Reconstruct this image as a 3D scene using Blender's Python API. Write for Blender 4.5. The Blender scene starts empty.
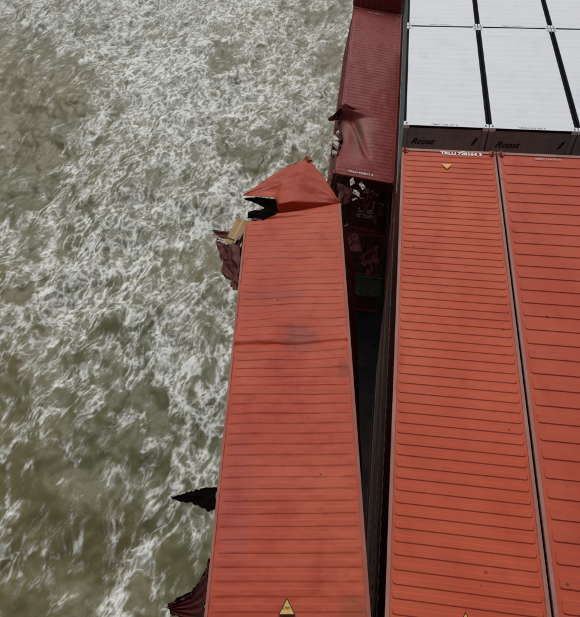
import bpy, math, random
import numpy as np
from mathutils import Matrix, Vector

random.seed(7)
sc = bpy.context.scene
col = sc.collection

# ------------------------------------------------------------------ camera
cam_d = bpy.data.cameras.new('camera')
cam = bpy.data.objects.new('camera', cam_d)
col.objects.link(cam)
cam.matrix_world = Matrix(((0.98957, -0.07711, 0.12164, -0.6456),
                           (0.13672, 0.76845, -0.62514, -13.9653),
                           (-0.04527, 0.63525, 0.77098, 10.0150),
                           (0, 0, 0, 1)))
cam_d.sensor_fit = 'VERTICAL'
cam_d.sensor_height = 24.0
cam_d.lens = 23.735
cam_d.clip_start = 0.1
cam_d.clip_end = 12000
sc.camera = cam

# ------------------------------------------------------------------ sky, sun, exposure
SUN_EL, SUN_AZ = math.radians(52), math.radians(-14)      # ahead of the camera, a little to the left
world = bpy.data.worlds.new('World')
sc.world = world
world.use_nodes = True
wn = world.node_tree
for n in list(wn.nodes):
    wn.nodes.remove(n)
w_out = wn.nodes.new('ShaderNodeOutputWorld')
w_bg = wn.nodes.new('ShaderNodeBackground')
w_sky = wn.nodes.new('ShaderNodeTexSky')
w_sky.sky_type = 'NISHITA'
w_sky.sun_disc = False
w_sky.sun_elevation = SUN_EL
w_sky.sun_rotation = SUN_AZ
w_sky.dust_density = 4.0
w_sky.air_density = 1.2
w_hs = wn.nodes.new('ShaderNodeHueSaturation')            # a cloud deck greys the blue
w_hs.inputs['Saturation'].default_value = 0.30
w_bg.inputs['Strength'].default_value = 0.10
wn.links.new(w_sky.outputs[0], w_hs.inputs['Color'])
wn.links.new(w_hs.outputs[0], w_bg.inputs['Color'])
wn.links.new(w_bg.outputs[0], w_out.inputs['Surface'])
sun_d = bpy.data.lights.new('sun', 'SUN')
sun_d.energy = 1.0
sun_d.angle = math.radians(35)
sun_d.color = (1.0, 0.965, 0.92)
sun = bpy.data.objects.new('sun', sun_d)
col.objects.link(sun)
sd = Vector((math.sin(SUN_AZ) * math.cos(SUN_EL), math.cos(SUN_AZ) * math.cos(SUN_EL), math.sin(SUN_EL)))
sun.rotation_euler = sd.to_track_quat('Z', 'Y').to_euler()
sun.location = (0, 30, 60)
sc.view_settings.view_transform = 'Standard'
sc.view_settings.look = 'None'
sc.view_settings.gamma = 1.0
sc.view_settings.exposure = -0.12

# ------------------------------------------------------------------ helpers
class MB:
    """collects vertices and faces, builds ONE mesh object"""
    def __init__(s):
        s.v, s.f = [], []
    def add(s, vs, fs):
        o = len(s.v)
        s.v += [tuple(map(float, p)) for p in vs]
        s.f += [tuple(i + o for i in f) for f in fs]
        return s
    def box(s, x0, x1, y0, y1, z0, z1):
        return s.add([(x0, y0, z0), (x1, y0, z0), (x1, y1, z0), (x0, y1, z0),
                      (x0, y0, z1), (x1, y0, z1), (x1, y1, z1), (x0, y1, z1)],
                     [(0, 3, 2, 1), (4, 5, 6, 7), (0, 1, 5, 4), (1, 2, 6, 5), (2, 3, 7, 6), (3, 0, 4, 7)])
    def tube(s, pts, r, n=8):
        pts = [Vector(p) for p in pts]
        rings = []
        for i, p in enumerate(pts):
            d = (pts[min(i + 1, len(pts) - 1)] - pts[max(i - 1, 0)]).normalized()
            a = d.cross(Vector((0.31, 0.2, 0.93)))
            if a.length < 1e-3:
                a = d.cross(Vector((1, 0, 0)))
            a.normalize()
            b = d.cross(a)
            rings.append([p + r * (math.cos(2 * math.pi * k / n) * a + math.sin(2 * math.pi * k / n) * b) for k in range(n)])
        vs = [q for rg in rings for q in rg]
        fs = [(i * n + k, i * n + (k + 1) % n, (i + 1) * n + (k + 1) % n, (i + 1) * n + k)
              for i in range(len(pts) - 1) for k in range(n)]
        fs += [tuple(range(n))[::-1], tuple(range((len(pts) - 1) * n, len(pts) * n))]
        return s.add(vs, fs)
    def mesh(s, name):
        m = bpy.data.meshes.new(name)
        m.from_pydata(s.v, [], s.f)
        m.update()
        return m

CACHE = {}
def link(name, mesh, mat, parent=None, matrix=None, smooth=False):
    o = bpy.data.objects.new(name, mesh)
    col.objects.link(o)
    if len(mesh.materials) == 0:
        mesh.materials.append(mat)
    o.material_slots[0].link = 'OBJECT'
    o.material_slots[0].material = mat
    if parent:
        o.parent = parent
    if matrix is not None:
        o.matrix_local = matrix
    if smooth:
        for p in mesh.polygons:
            p.use_smooth = True
    return o

def cached(key, fn):
    if key not in CACHE:
        CACHE[key] = fn().mesh(str(key[0]))
    return CACHE[key]

def tag(o, label=None, cat=None, group=None, kind=None):
    for k, v in (('label', label), ('category', cat), ('group', group), ('kind', kind)):
        if v:
            o[k] = v
    return o

def pose(x, y, z, pitch=0.0, roll=0.0, yaw=0.0):
    return (Matrix.Translation((x, y, z)) @ Matrix.Rotation(yaw, 4, 'Z')
            @ Matrix.Rotation(roll, 4, 'Y') @ Matrix.Rotation(pitch, 4, 'X'))

def grid_mesh(P, thick=0.0, name='sheet'):
    """P: array (nu, nv, 3); a sheet with real thickness below it"""
    P = np.asarray(P, float)
    nu, nv = P.shape[:2]
    idx = np.arange(nu * nv).reshape(nu, nv)
    q = np.stack([idx[:-1, :-1], idx[1:, :-1], idx[1:, 1:], idx[:-1, 1:]], -1).reshape(-1, 4)
    v = P.reshape(-1, 3)
    if thick:
        du = np.gradient(P, axis=0); dv = np.gradient(P, axis=1)
        n = np.cross(du, dv)
        n /= np.maximum(np.linalg.norm(n, axis=-1, keepdims=True), 1e-9)
        B = (P - n * thick).reshape(-1, 3)
        N = nu * nv
        rim = np.concatenate([idx[0, :], idx[1:, -1], idx[-1, -2::-1], idx[-2:0:-1, 0]])
        rn = np.roll(rim, -1)
        side = np.stack([rim, rn, rn + N, rim + N], -1)
        v = np.concatenate([v, B])
        q = np.concatenate([q, q[:, ::-1] + N, side])
    m = bpy.data.meshes.new(name)
    m.from_pydata(v.tolist(), [], q.tolist())
    m.update()
    return m

def coons(c0, c1, nv):
    """ruled sheet between two polylines with the same number of points"""
    c0, c1 = np.array(c0, float), np.array(c1, float)
    t = np.linspace(0, 1, nv)[None, :, None]
    return c0[:, None] * (1 - t) + c1[:, None] * t

def resample(pts, n):
    pts = np.array(pts, float)
    d = np.r_[0, np.cumsum(np.linalg.norm(np.diff(pts, axis=0), axis=1))]
    t = np.linspace(0, d[-1], n)
    return np.stack([np.interp(t, d, pts[:, k]) for k in range(3)], -1)

def _h(ix,iy,s):
    h=(ix.astype(np.int64)*374761393+iy.astype(np.int64)*668265263+s*974711)&0x7fffffff
    h=((h^(h>>13))*1274126177)&0x7fffffff
    return (h^(h>>16))&0x7fffffff
def perlin(x,y,s=0):
    ix=np.floor(x);iy=np.floor(y);fx=x-ix;fy=y-iy
    ux=fx*fx*fx*(fx*(fx*6-15)+10);uy=fy*fy*fy*(fy*(fy*6-15)+10)
    def g(dx,dy):
        a=_h(ix+dx,iy+dy,s)*(2*np.pi/0x7fffffff)
        return np.cos(a)*(fx-dx)+np.sin(a)*(fy-dy)
    a=g(0,0)*(1-ux)+g(1,0)*ux; b=g(0,1)*(1-ux)+g(1,1)*ux
    return (a*(1-uy)+b*uy)*1.5
def fbm(x,y,s,o=4,gain=.5):
    t=0;a=1
    for i in range(o): t=t+a*perlin(x*2**i,y*2**i,s+i); a*=gain
    return t
def worley(x,y,s):
    ix=np.floor(x);iy=np.floor(y)
    f1=np.full(x.shape,9.);f2=np.full(x.shape,9.)
    for dx in(-1,0,1):
        for dy in(-1,0,1):
            cx=ix+dx;cy=iy+dy
            px=cx+_h(cx,cy,s)/0x7fffffff; py=cy+_h(cx,cy,s+77)/0x7fffffff
            d=np.hypot(px-x,py-y)
            f2=np.minimum(f2,np.maximum(f1,d)); f1=np.minimum(f1,d)
    return f1,f2
def ss(a,b,x):
    t=np.clip((x-a)/(b-a),0,1); return t*t*(3-2*t)
def foam(x,y,dens):
    a=np.radians(74); ux=x*np.cos(a)+y*np.sin(a); vx=-x*np.sin(a)+y*np.cos(a)
    a=np.radians(95); p=(x*np.cos(a)+y*np.sin(a))/1.45; q=-x*np.sin(a)+y*np.cos(a)
    wx=fbm(ux/7,vx/5,1,3); wy=fbm(ux/7,vx/5,11,3)
    X=ux+1.2*wx; Y=vx+.9*wy
    s1=fbm(p/2.6,q/2.6,21,3); s2=fbm(p/2.6,q/2.6,31,3)
    t1=fbm(p/.9,q/.9,25,3); t2=fbm(p/.9,q/.9,35,3)
    P=p+.55*s1+.16*t1; Q=q+.55*s2+.16*t2
    big=fbm(X/9,Y/5,41,4); mid=fbm(P/2.6,Q/2.2,51,4); fin=fbm(P/.45,Q/.45,61,3); br=fbm(p/.22,q/.22,65,2); br2=fbm(P/1.3,Q/1.3,67,3)
    d=np.clip(1.22*dens-.13-.03*(1-ss(4,26,y))+.20*big+.24*mid,0,.95)
    def lace(sc,s,w):
        f1,f2=worley(P/sc,Q/sc,s); w=w*np.clip(.45+.8*d+.45*br2,.25,2)
        e=(f2-f1)/w
        return np.exp(-e*e), ss(.1,.6,f1)
    l1,h1=lace(1.6,3,.058); l2,h2=lace(.85,5,.085); l3,h3=lace(.42,7,.19)
    rd=lambda n,k: np.exp(-(n*k)**2)
    r1=rd(fbm(X/5,Y/1.3,71,5),11.); r2=rd(fbm(P/1.6,Q/1.0,81,4),9.); r3=rd(fbm(P/.7,Q/.5,91,3),5.)
    base=ss(.20,.95,d+.06*fin)
    cell=.30*h1+.45*h2+.35*h3+.30*fin+.22*br+.3*br2
    hol=ss(.2,1.1,cell)
    g=lambda lo,hi,qq: ss(lo,hi,d+qq)
    brk=np.clip(.9+.6*fin+.55*br,0.15,1.4)
    lines=1-(1-.95*l1*g(.20,.50,.4*br2))*(1-.9*l2*g(.30,.7,.45*br2))*(1-.6*l3*g(.5,1.0,.3*fin))*(1-.9*r1*g(.02,.30,.35*br2))*(1-.9*r2*g(.12,.5,.4*br2))*(1-.55*r3*g(.35,.9,.3*fin))
    sc=np.maximum(rd(fbm(X/2.6,Y/.55,131,3),9.),.8*rd(fbm(X/1.1,Y/.3,141,3),7.))*np.clip(.5+1.2*fin+br2,0,1.2)
    f=base*(.015+.23*hol**1.3)+lines**1.25*brk*(.64+.38*ss(.2,.8,d))*(1-.55*base*(1-hol))+.24*sc*ss(-.35,.35,br2+.5*mid)*(1-.6*base)
    return np.clip(f,0,1),base,d
FOAM_SPOTS = [(-55.2,68.0,0.35),(-49.2,68.2,0.5),(-43.4,68.4,0.65),(-37.6,68.6,0.7),(-31.9,68.8,0.7),(-26.3,69.0,0.65),(-20.7,69.2,0.7),(-15.2,69.4,0.6),(-9.8,69.6,0.45),(-48.8,54.3,0.15),(-43.5,54.6,0.15),(-38.3,54.8,0.45),(-33.2,55.1,0.75),(-28.1,55.3,0.75),(-23.1,55.6,0.7),(-18.1,55.8,0.6),(-13.2,56.1,0.7),(-8.4,56.3,0.4),(-43.6,43.2,0.15),(-38.9,43.5,0.12),(-34.2,43.8,0.5),(-29.6,44.1,0.7),(-25.0,44.4,0.75),(-20.5,44.7,0.65),(-16.1,45.0,0.7),(-11.6,45.3,0.7),(-7.3,45.6,0.5),(-39.4,34.2,0.12),(-35.1,34.5,0.12),(-30.9,34.8,0.35),(-26.7,35.1,0.6),(-22.5,35.4,0.7),(-18.4,35.7,0.6),(-14.3,36.0,0.4),(-10.3,36.3,0.35),(-6.3,36.6,0.3),(-35.9,26.6,0.15),(-31.9,26.9,0.2),(-28.1,27.2,0.45),(-24.2,27.5,0.6),(-20.4,27.9,0.7),(-16.6,28.2,0.75),(-12.9,28.5,0.6),(-9.2,28.8,0.5),(-5.5,29.1,0.5),(-32.9,20.1,0.4),(-29.3,20.4,0.5),(-25.7,20.8,0.6),(-22.1,21.1,0.6),(-18.6,21.4,0.4),(-15.1,21.7,0.45),(-11.7,22.1,0.6),(-8.2,22.4,0.5),(-4.8,22.7,0.5),(-30.3,14.6,0.4),(-26.9,14.9,0.6),(-23.6,15.2,0.55),(-20.3,15.6,0.6),(-17.1,15.9,0.6),(-13.8,16.2,0.5),(-10.6,16.5,0.4),(-7.4,16.8,0.4),(-4.2,17.2,0.4),(-28.0,9.8,0.35),(-24.9,10.1,0.5),(-21.8,10.4,0.5),(-18.8,10.7,0.5),(-15.7,11.1,0.4),(-12.7,11.4,0.45),(-9.7,11.7,0.6),(-6.7,12.0,0.5),(-3.7,12.3,0.5),(-26.1,5.5,0.25),(-23.2,5.9,0.3),(-20.3,6.2,0.3),(-17.4,6.5,0.35),(-14.5,6.8,0.3),(-11.7,7.1,0.35),(-8.8,7.4,0.5),(-6.0,7.7,0.4),(-3.3,8.1,0.4),(-24.3,1.8,0.2),(-21.6,2.1,0.15),(-18.9,2.4,0.08),(-16.2,2.7,0.12),(-13.5,3.1,0.3),(-10.8,3.4,0.35),(-8.1,3.7,0.3),(-5.5,4.0,0.3),(-2.9,4.3,0.3),(-22.8,-1.5,0.2),(-20.2,-1.2,0.12),(-17.6,-0.9,0.08),(-15.1,-0.6,0.15),(-12.5,-0.3,0.3),(-10.0,0.0,0.4),(-7.5,0.3,0.35),(-5.0,0.6,0.3),(-2.5,0.9,0.3),(-21.4,-4.5,0.3),(-19.0,-4.2,0.12),(-16.5,-3.9,0.1),(-14.1,-3.6,0.25),(-11.7,-3.3,0.4),(-9.3,-3.0,0.15),(-6.9,-2.7,0.2),(-4.5,-2.4,0.2),(-2.2,-2.1,0.2),(-20.2,-7.2,0.2),(-17.8,-6.9,0.12),(-15.5,-6.6,0.15),(-13.2,-6.3,0.35),(-10.9,-6.0,0.35),(-8.6,-5.7,0.15),(-6.4,-5.4,0.2),(-4.1,-5.1,0.2),(-1.9,-4.9,0.2)]

# ------------------------------------------------------------------ materials
def new_mat(name):
    m = bpy.data.materials.new(name)
    m.use_nodes = True
    nt = m.node_tree
    b = nt.nodes['Principled BSDF']
    return m, nt, b

def N(nt, typ, **kw):
    n = nt.nodes.new(typ)
    for k, v in kw.items():
        setattr(n, k, v)
    return n

def mixc(nt, fac, a, b, blend='MIX'):
    n = N(nt, 'ShaderNodeMix', data_type='RGBA', blend_type=blend)
    for sock, val in ((n.inputs[0], fac), (n.inputs[6], a), (n.inputs[7], b)):
        if isinstance(val, bpy.types.NodeSocket):
            nt.links.new(val, sock)
        elif isinstance(val, (tuple, list)):
            sock.default_value = (*val, 1) if len(val) == 3 else val
        else:
            sock.default_value = val
    return n.outputs[2]

def ramp(nt, fac, a, b):
    n = N(nt, 'ShaderNodeMapRange', interpolation_type='SMOOTHSTEP')
    n.inputs[1].default_value, n.inputs[2].default_value = a, b
    nt.links.new(fac, n.inputs[0])
    return n.outputs[0]

def math_n(nt, op, a, b):
    n = N(nt, 'ShaderNodeMath', operation=op)
    for sock, v in zip(n.inputs, (a, b)):
        if isinstance(v, bpy.types.NodeSocket):
            nt.links.new(v, sock)
        else:
            sock.default_value = v
    return n.outputs[0]

def noise(nt, vec, scale, detail=4, rough=0.55, dist=0.0):
    n = N(nt, 'ShaderNodeTexNoise')
    n.inputs['Scale'].default_value = scale
    n.inputs['Detail'].default_value = detail
    n.inputs['Roughness'].default_value = rough
    n.inputs['Distortion'].default_value = dist
    nt.links.new(vec, n.inputs['Vector'])
    return n.outputs[0]

def mapping(nt, vec, scale=(1, 1, 1), loc=(0, 0, 0)):
    n = N(nt, 'ShaderNodeMapping')
    n.inputs['Scale'].default_value = scale
    n.inputs['Location'].default_value = loc
    nt.links.new(vec, n.inputs['Vector'])
    return n.outputs[0]

def paint(name, c, fade=None, rust=0.35, rough=0.5, stains=(), spots=1.0, dirt=0.5, bump=0.25, hue2=None, bands=None):
    """weathered container paint: faded patches, grime, rust freckles, scuffs, shallow dents"""
    m, nt, b = new_mat(name)
    tc = N(nt, 'ShaderNodeTexCoord').outputs['Object']
    oi = N(nt, 'ShaderNodeObjectInfo').outputs['Random']
    off = N(nt, 'ShaderNodeVectorMath', operation='MULTIPLY_ADD')
    cmb = N(nt, 'ShaderNodeCombineXYZ')
    for k in range(3):
        nt.links.new(oi, cmb.inputs[k])
    nt.links.new(cmb.outputs[0], off.inputs[0])
    off.inputs[1].default_value = (31.0, 17.0, 23.0)
    nt.links.new(tc, off.inputs[2])
    v = off.outputs[0]
    c = tuple(c)
    kd = min(1.0, 2.0 * max(c)) ** 2                         # dark paint carries less visible dust
    fade = fade or tuple(min(1, x * 1.18 + 0.03) for x in c)
    hue2 = hue2 or tuple(x * 0.78 for x in c)
    big = noise(nt, v, 0.55, 4, 0.6)
    base = mixc(nt, ramp(nt, big, 0.36, 0.66), c, fade)
    mid = noise(nt, mapping(nt, v, (1.0, 0.5, 1.0), (5, 3, 1)), 1.7, 5, 0.62, 0.4)
    base = mixc(nt, math_n(nt, 'MULTIPLY', ramp(nt, mid, 0.50, 0.78), 0.75), base, hue2)
    # cross-wise smears left by water lying in the corrugations
    smear = noise(nt, mapping(nt, v, (0.8, 9.0, 3.0), (9, 2, 4)), 1.2, 5, 0.6, 0.3)
    base = mixc(nt, math_n(nt, 'MULTIPLY', ramp(nt, smear, 0.50, 0.80), dirt * 0.55), base, tuple(x * 0.52 + 0.008 * kd for x in c))
    fine = noise(nt, v, 26.0, 4, 0.7)
    base = mixc(nt, math_n(nt, 'MULTIPLY', ramp(nt, fine, 0.55, 0.80), dirt * 0.40), base, tuple(x * 0.6 + 0.02 * kd for x in c))
    # salt bloom, long scratches
    salt = noise(nt, mapping(nt, v, (1.3, 0.45, 1.3), (3, 6, 2)), 1.1, 6, 0.68, 0.5)
    base = mixc(nt, math_n(nt, 'MULTIPLY', ramp(nt, salt, 0.56, 0.80), 0.20 * dirt), base, tuple(min(1, x * 0.8 + 0.12 * kd) for x in c))
    scr = noise(nt, mapping(nt, v, (0.5, 38.0, 8.0), (1, 5, 3)), 1.0, 3, 0.5, 0.2)
    scr2 = noise(nt, mapping(nt, v, (1, 1, 1), (6, 5, 3)), 1.4, 2)
    base = mixc(nt, math_n(nt, 'MULTIPLY', math_n(nt, 'MULTIPLY', ramp(nt, scr, 0.66, 0.72), ramp(nt, scr2, 0.52, 0.60)), 0.35 * dirt), base, tuple(x * 0.35 + 0.01 for x in c))
    # rust freckles and chips
    vor = N(nt, 'ShaderNodeTexVoronoi')
    vor.inputs['Scale'].default_value = 2.6
    nt.links.new(v, vor.inputs['Vector'])
    warp = math_n(nt, 'ADD', vor.outputs['Distance'], math_n(nt, 'MULTIPLY', fine, 0.10))
    frk = math_n(nt, 'SUBTRACT', 1.0, ramp(nt, warp, 0.085, 0.155))
    gate = ramp(nt, noise(nt, mapping(nt, v, (1, 1, 1), (2, 8, 6)), 0.8, 2), 0.50, 0.58)
    base = mixc(nt, math_n(nt, 'MULTIPLY', math_n(nt, 'MULTIPLY', frk, gate), spots * 0.85), base, (0.035, 0.016, 0.010))
    patch = noise(nt, mapping(nt, v, (1, 1, 1), (4, 4, 9)), 3.1, 6, 0.72, 0.6)
    base = mixc(nt, math_n(nt, 'MULTIPLY', ramp(nt, patch, 0.635, 0.75), rust), base, (0.10, 0.038, 0.016))
    # scuffs and oil marks of a shape of their own
    sep = N(nt, 'ShaderNodeSeparateXYZ')
    nt.links.new(tc, sep.inputs[0])
    for (sx, sy, rx, ry, k, sc_) in stains:
        dx = math_n(nt, 'DIVIDE', math_n(nt, 'SUBTRACT', sep.outputs[0], sx), rx)
        dy = math_n(nt, 'DIVIDE', math_n(nt, 'SUBTRACT', sep.outputs[1], sy), ry)
        r2 = math_n(nt, 'ADD', math_n(nt, 'MULTIPLY', dx, dx), math_n(nt, 'MULTIPLY', dy, dy))
        r2 = math_n(nt, 'ADD', r2, math_n(nt, 'MULTIPLY', math_n(nt, 'SUBTRACT', smear, 0.5), 2.2))
        f = math_n(nt, 'MULTIPLY', math_n(nt, 'SUBTRACT', 1.0, ramp(nt, r2, 0.15, 1.25)), k)
        base = mixc(nt, f, base, sc_)
    nt.links.new(base, b.inputs['Base Color'])
    b.inputs['Specular IOR Level'].default_value = 0.28
    rr = N(nt, 'ShaderNodeMapRange')
    rr.inputs[3].default_value, rr.inputs[4].default_value = rough - 0.10, rough + 0.22
    nt.links.new(mid, rr.inputs[0])
    nt.links.new(rr.outputs[0], b.inputs['Roughness'])
    bmp = N(nt, 'ShaderNodeBump')
    bmp.inputs['Strength'].default_value = bump
    bmp.inputs['Distance'].default_value = 0.02
    hgt = math_n(nt, 'ADD', noise(nt, v, 2.4, 3), math_n(nt, 'MULTIPLY', fine, 0.12))
    nt.links.new(hgt, bmp.inputs['Height'])
    nt.links.new(bmp.outputs[0], b.inputs['Normal'])
    return m

def plain(name, c, rough=0.6, metal=0.0, var=0.25, scale=6.0):
    m, nt, b = new_mat(name)
    tc = N(nt, 'ShaderNodeTexCoord').outputs['Object']
    n = noise(nt, tc, scale, 5, 0.65)
    base = mixc(nt, ramp(nt, n, 0.35, 0.70), tuple(x * (1 + var * 0.4) for x in c), tuple(x * (1 - var) for x in c))
    nt.links.new(base, b.inputs['Base Color'])
    b.inputs['Roughness'].default_value = rough
    b.inputs['Specular IOR Level'].default_value = 0.25 if rough < 0.84 else 0.02
    b.inputs['Metallic'].default_value = metal
    return m

M = {}
M['orange'] = paint('faded_orange_red_paint', (0.50, 0.073, 0.029), fade=(0.55, 0.094, 0.040), hue2=(0.41, 0.058, 0.028), rust=0.5, dirt=0.7)
M['red'] = paint('red_paint', (0.46, 0.063, 0.028), fade=(0.50, 0.082, 0.037), hue2=(0.37, 0.049, 0.026), rust=0.5, dirt=0.65)
M['brick'] = paint('scuffed_brick_red_paint', (0.42, 0.053, 0.021), fade=(0.47, 0.076, 0.032), hue2=(0.34, 0.037, 0.022), rust=0.6, dirt=0.42, bump=0.4,
                   stains=[(1.40, 5.95, 0.42, 0.42, 0.55, (0.20, 0.055, 0.045)), (2.25, 5.1, 0.14, 0.3, 0.4, (0.17, 0.035, 0.018)),
                           (2.2, 0.55, 0.25, 0.35, 0.45, (0.22, 0.065, 0.02)), (0.9, 7.2, 0.8, 0.25, 0.3, (0.22, 0.06, 0.05)),
                           (0.35, 2.4, 0.30, 1.6, 0.35, (0.30, 0.045, 0.045))])
M['maroon'] = paint('maroon_paint', (0.215, 0.023, 0.021), fade=(0.245, 0.036, 0.032), hue2=(0.175, 0.018, 0.017), rough=0.42, rust=0.2,
                    stains=[(0.85, 2.7, 0.22, 1.5, 0.9, (0.12, 0.030, 0.014))], spots=0.4)
M['darkred'] = paint('shade_darkened_red_paint', (0.085, 0.007, 0.006), fade=(0.10, 0.010, 0.009), rust=0.35)  # red lowered so the colour carries the shade on container sides
M['whitepaint'] = paint('white_roof_paint', (0.76, 0.79, 0.82), fade=(0.79, 0.81, 0.83), hue2=(0.65, 0.69, 0.74), rust=0.12, rough=0.5, spots=0.10, dirt=0.34, bump=0.08)
M['maroon_shaded'] = paint('shade_darkened_maroon_paint', (0.060, 0.007, 0.009), fade=(0.07, 0.009, 0.011), hue2=(0.04, 0.005, 0.006), rough=0.55, rust=0.2, dirt=0.3)  # the maroon again, darkened to hold the shade on door ends and low tiers
M['shadowgrey'] = plain('seam_shadow_rail_paint', (0.014, 0.014, 0.016), 0.9)  # rails painted near black to put shadow into the roof seams
M['flapred'] = paint('ribbed_torn_maroon_sheet', (0.075, 0.008, 0.008), fade=(0.09, 0.011, 0.011), hue2=(0.06, 0.008, 0.009), rust=0.4)
M['greypaint'] = paint('charcoal_grey_paint', (0.205, 0.265, 0.27), fade=(0.23,0.29,0.295), hue2=(0.17, 0.215, 0.22), spots=0.2, rust=0.25, dirt=0.5)
M['shaded_grey'] = paint('shade_darkened_grey_paint', (0.060, 0.060, 0.055), fade=(0.075, 0.075, 0.07), rust=0.2)  # grey darkened so the colour holds the shade deep in the gap
M['rail_orange'] = paint('dusty_faded_rail_paint', (0.34, 0.145, 0.115), fade=(0.38, 0.19, 0.165), hue2=(0.30, 0.10, 0.075), rust=0.5)
M['rail_brick'] = paint('scuffed_brick_rail_paint', (0.30, 0.075, 0.050), fade=(0.34, 0.115, 0.085), hue2=(0.24, 0.055, 0.038), rust=0.6)
M['casting_orange'] = paint('rusty_casting_paint', (0.30, 0.075, 0.035), hue2=(0.15, 0.05, 0.025), rust=0.8)
M['white_ink'] = plain('white_lettering_paint', (0.80, 0.78, 0.76), 0.6, var=0.1)
M['dim_white_ink'] = plain('worn_white_lettering_paint', (0.62, 0.45, 0.42), 0.6, var=0.3)
M['black_ink'] = plain('black_lettering_paint', (0.012, 0.012, 0.014), 0.5)
M['grey_ink'] = plain('grey_lettering_paint', (0.22, 0.22, 0.23), 0.5)
M['yellow'] = plain('warning_yellow', (0.72, 0.43, 0.09), 0.5, var=0.15)
M['paleyellow'] = plain('faded_warning_yellow', (0.75, 0.50, 0.20), 0.5, var=0.2)
M['amber'] = plain('warning_amber', (0.75, 0.27, 0.03), 0.5, var=0.1)
M['shade_black'] = plain('shade_black_torn_sheet', (0.007, 0.004, 0.004), 0.9)  # torn sheet with the shade of the open interior painted in as black
M['torn'] = paint('torn_dark_red_sheet', (0.075, 0.006, 0.004), fade=(0.085,0.008,0.005), hue2=(0.035, 0.004, 0.003), rust=0.5, rough=0.5)
M['paleedge'] = plain('bare_torn_metal', (0.50, 0.42, 0.34), 0.5, var=0.3)
M['card'] = plain('cardboard', (0.44, 0.27, 0.13), 0.8, var=0.2, scale=3)
M['tape'] = plain('packing_tape', (0.42, 0.27, 0.14), 0.35, var=0.1)
M['sack'] = plain('white_woven_sack', (0.70, 0.66, 0.58), 0.8, var=0.3)
M['steel'] = plain('galvanised_steel', (0.30, 0.31, 0.30), 0.5, 0.3)
M['greensteel'] = plain('green_grey_deck_paint', (0.040, 0.045, 0.034), 0.9, var=0.4)
M['deck'] = plain('deck_paint', (0.022, 0.019, 0.018), 0.9, var=0.4, scale=1.0)
M['hull'] = plain('hull_paint', (0.05, 0.03, 0.03), 0.5, var=0.3, scale=0.6)
M['ply'] = plain('plywood_floor', (0.16, 0.10, 0.055), 0.7, var=0.4, scale=3)
M['crumple'] = paint('scraped_pinkish_sheet', (0.32, 0.13, 0.12), hue2=(0.22, 0.06, 0.055), rust=0.4)

# ------------------------------------------------------------------ the sea
rx_hint = (-60.0, -2.4, -14.0, 80.0)
def axis(lo, hi, step_lo, step_hi, far):
    a = [lo]
    while a[-1] < hi:
        t = (a[-1] - lo) / (hi - lo)
        a.append(a[-1] + step_lo + (step_hi - step_lo) * t)
    out = []
    d, p = step_hi * 2, a[-1]
    while p < far:
        p += d; d *= 1.45; out.append(p)
    pre = []
    d, p = step_lo * 2, a[0]
    while p > -far:
        p -= d; d *= 1.45; pre.append(p)
    return np.array(pre[::-1] + a + out)

def foam_density(x, y):
    num = np.full(x.shape, 0.3 * 0.02)
    den = np.full(x.shape, 0.02)
    for (a, b, v) in FOAM_SPOTS:
        r = max(1.3, 1.6 + 0.045 * (b + 10))
        g = np.exp(-((x - a) ** 2 + (y - b) ** 2) / (2 * r * r))
        num += g * v; den += g
    return num / den

# slicks of clear water between the foam, and the crests along which it gathers (metres)
POOLS = [(-16.4, 19.8, 1.9, 1.9), (-13.2, 35.3, 2.8, 1.7), (-19.8, 52.9, 1.9, 4.4), (-18.2, 3.4, 2.6, 1.9), (-11.3, 4.0, 1.0, 1.2), (-9.9, -3.7, 1.3, 1.8), (-28.7, 16.0, 1.5, 1.4), (-12.2, 14.3, 1.1, 1.4), (-37.3, 39.7, 5.6, 13.5), (-42.0, 36.0, 6.0, 12.0), (-36.0, 30.0, 4.5, 6.0), (-22.0, 0.5, 3.0, 3.0), (-7.6, 54.0, 1.9, 2.8), (-21.6, 10.9, 1.2, 1.2), (-9.4, 65.3, 2.8, 2.3), (-19.1, 9.3, 1.1, 0.8), (-18.9, -1.1, 2.9, 2.1), (-15.2, 6.7, 1.1, 1.0), (-16.9, -6.2, 2.4, 1.0), (-14.2, -7.0, 1.0, 0.8)]
CRESTS = [[(-50.2, 63.7), (-43.1, 60.3), (-36.6, 53.0), (-34.3, 45.9), (-30.8, 40.2), (-29.6, 34.9), (-29.9, 29.3), (-31.5, 23.5), (-33.1, 20.7)], [(-29.3, 12.4), (-25.6, 15.9), (-20.8, 19.8), (-15.8, 24.8)], [(-13.5, -7.0), (-13.2, -2.9), (-12.1, 1.1), (-11.2, 5.2)], [(-20.5, -5.8), (-20.8, -3.8), (-21.8, -1.4), (-24.0, 2.6)], [(-10.6, 6.4), (-11.0, 12.0)], [(-20.5, 3.0), (-18.1, 6.4), (-16.0, 12.0), (-14.6, 16.1)], [(-14.9, 11.1), (-12.7, 7.0), (-11.9, 1.8)], [(-22.4, 38.9), (-20.1, 42.8), (-14.0, 46.1)], [(-9.6, -6.7), (-8.3, -6.1)], [(-16.0, 31.9), (-12.7, 29.9), (-9.5, 34.0), (-8.5, 38.2)]]
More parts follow.
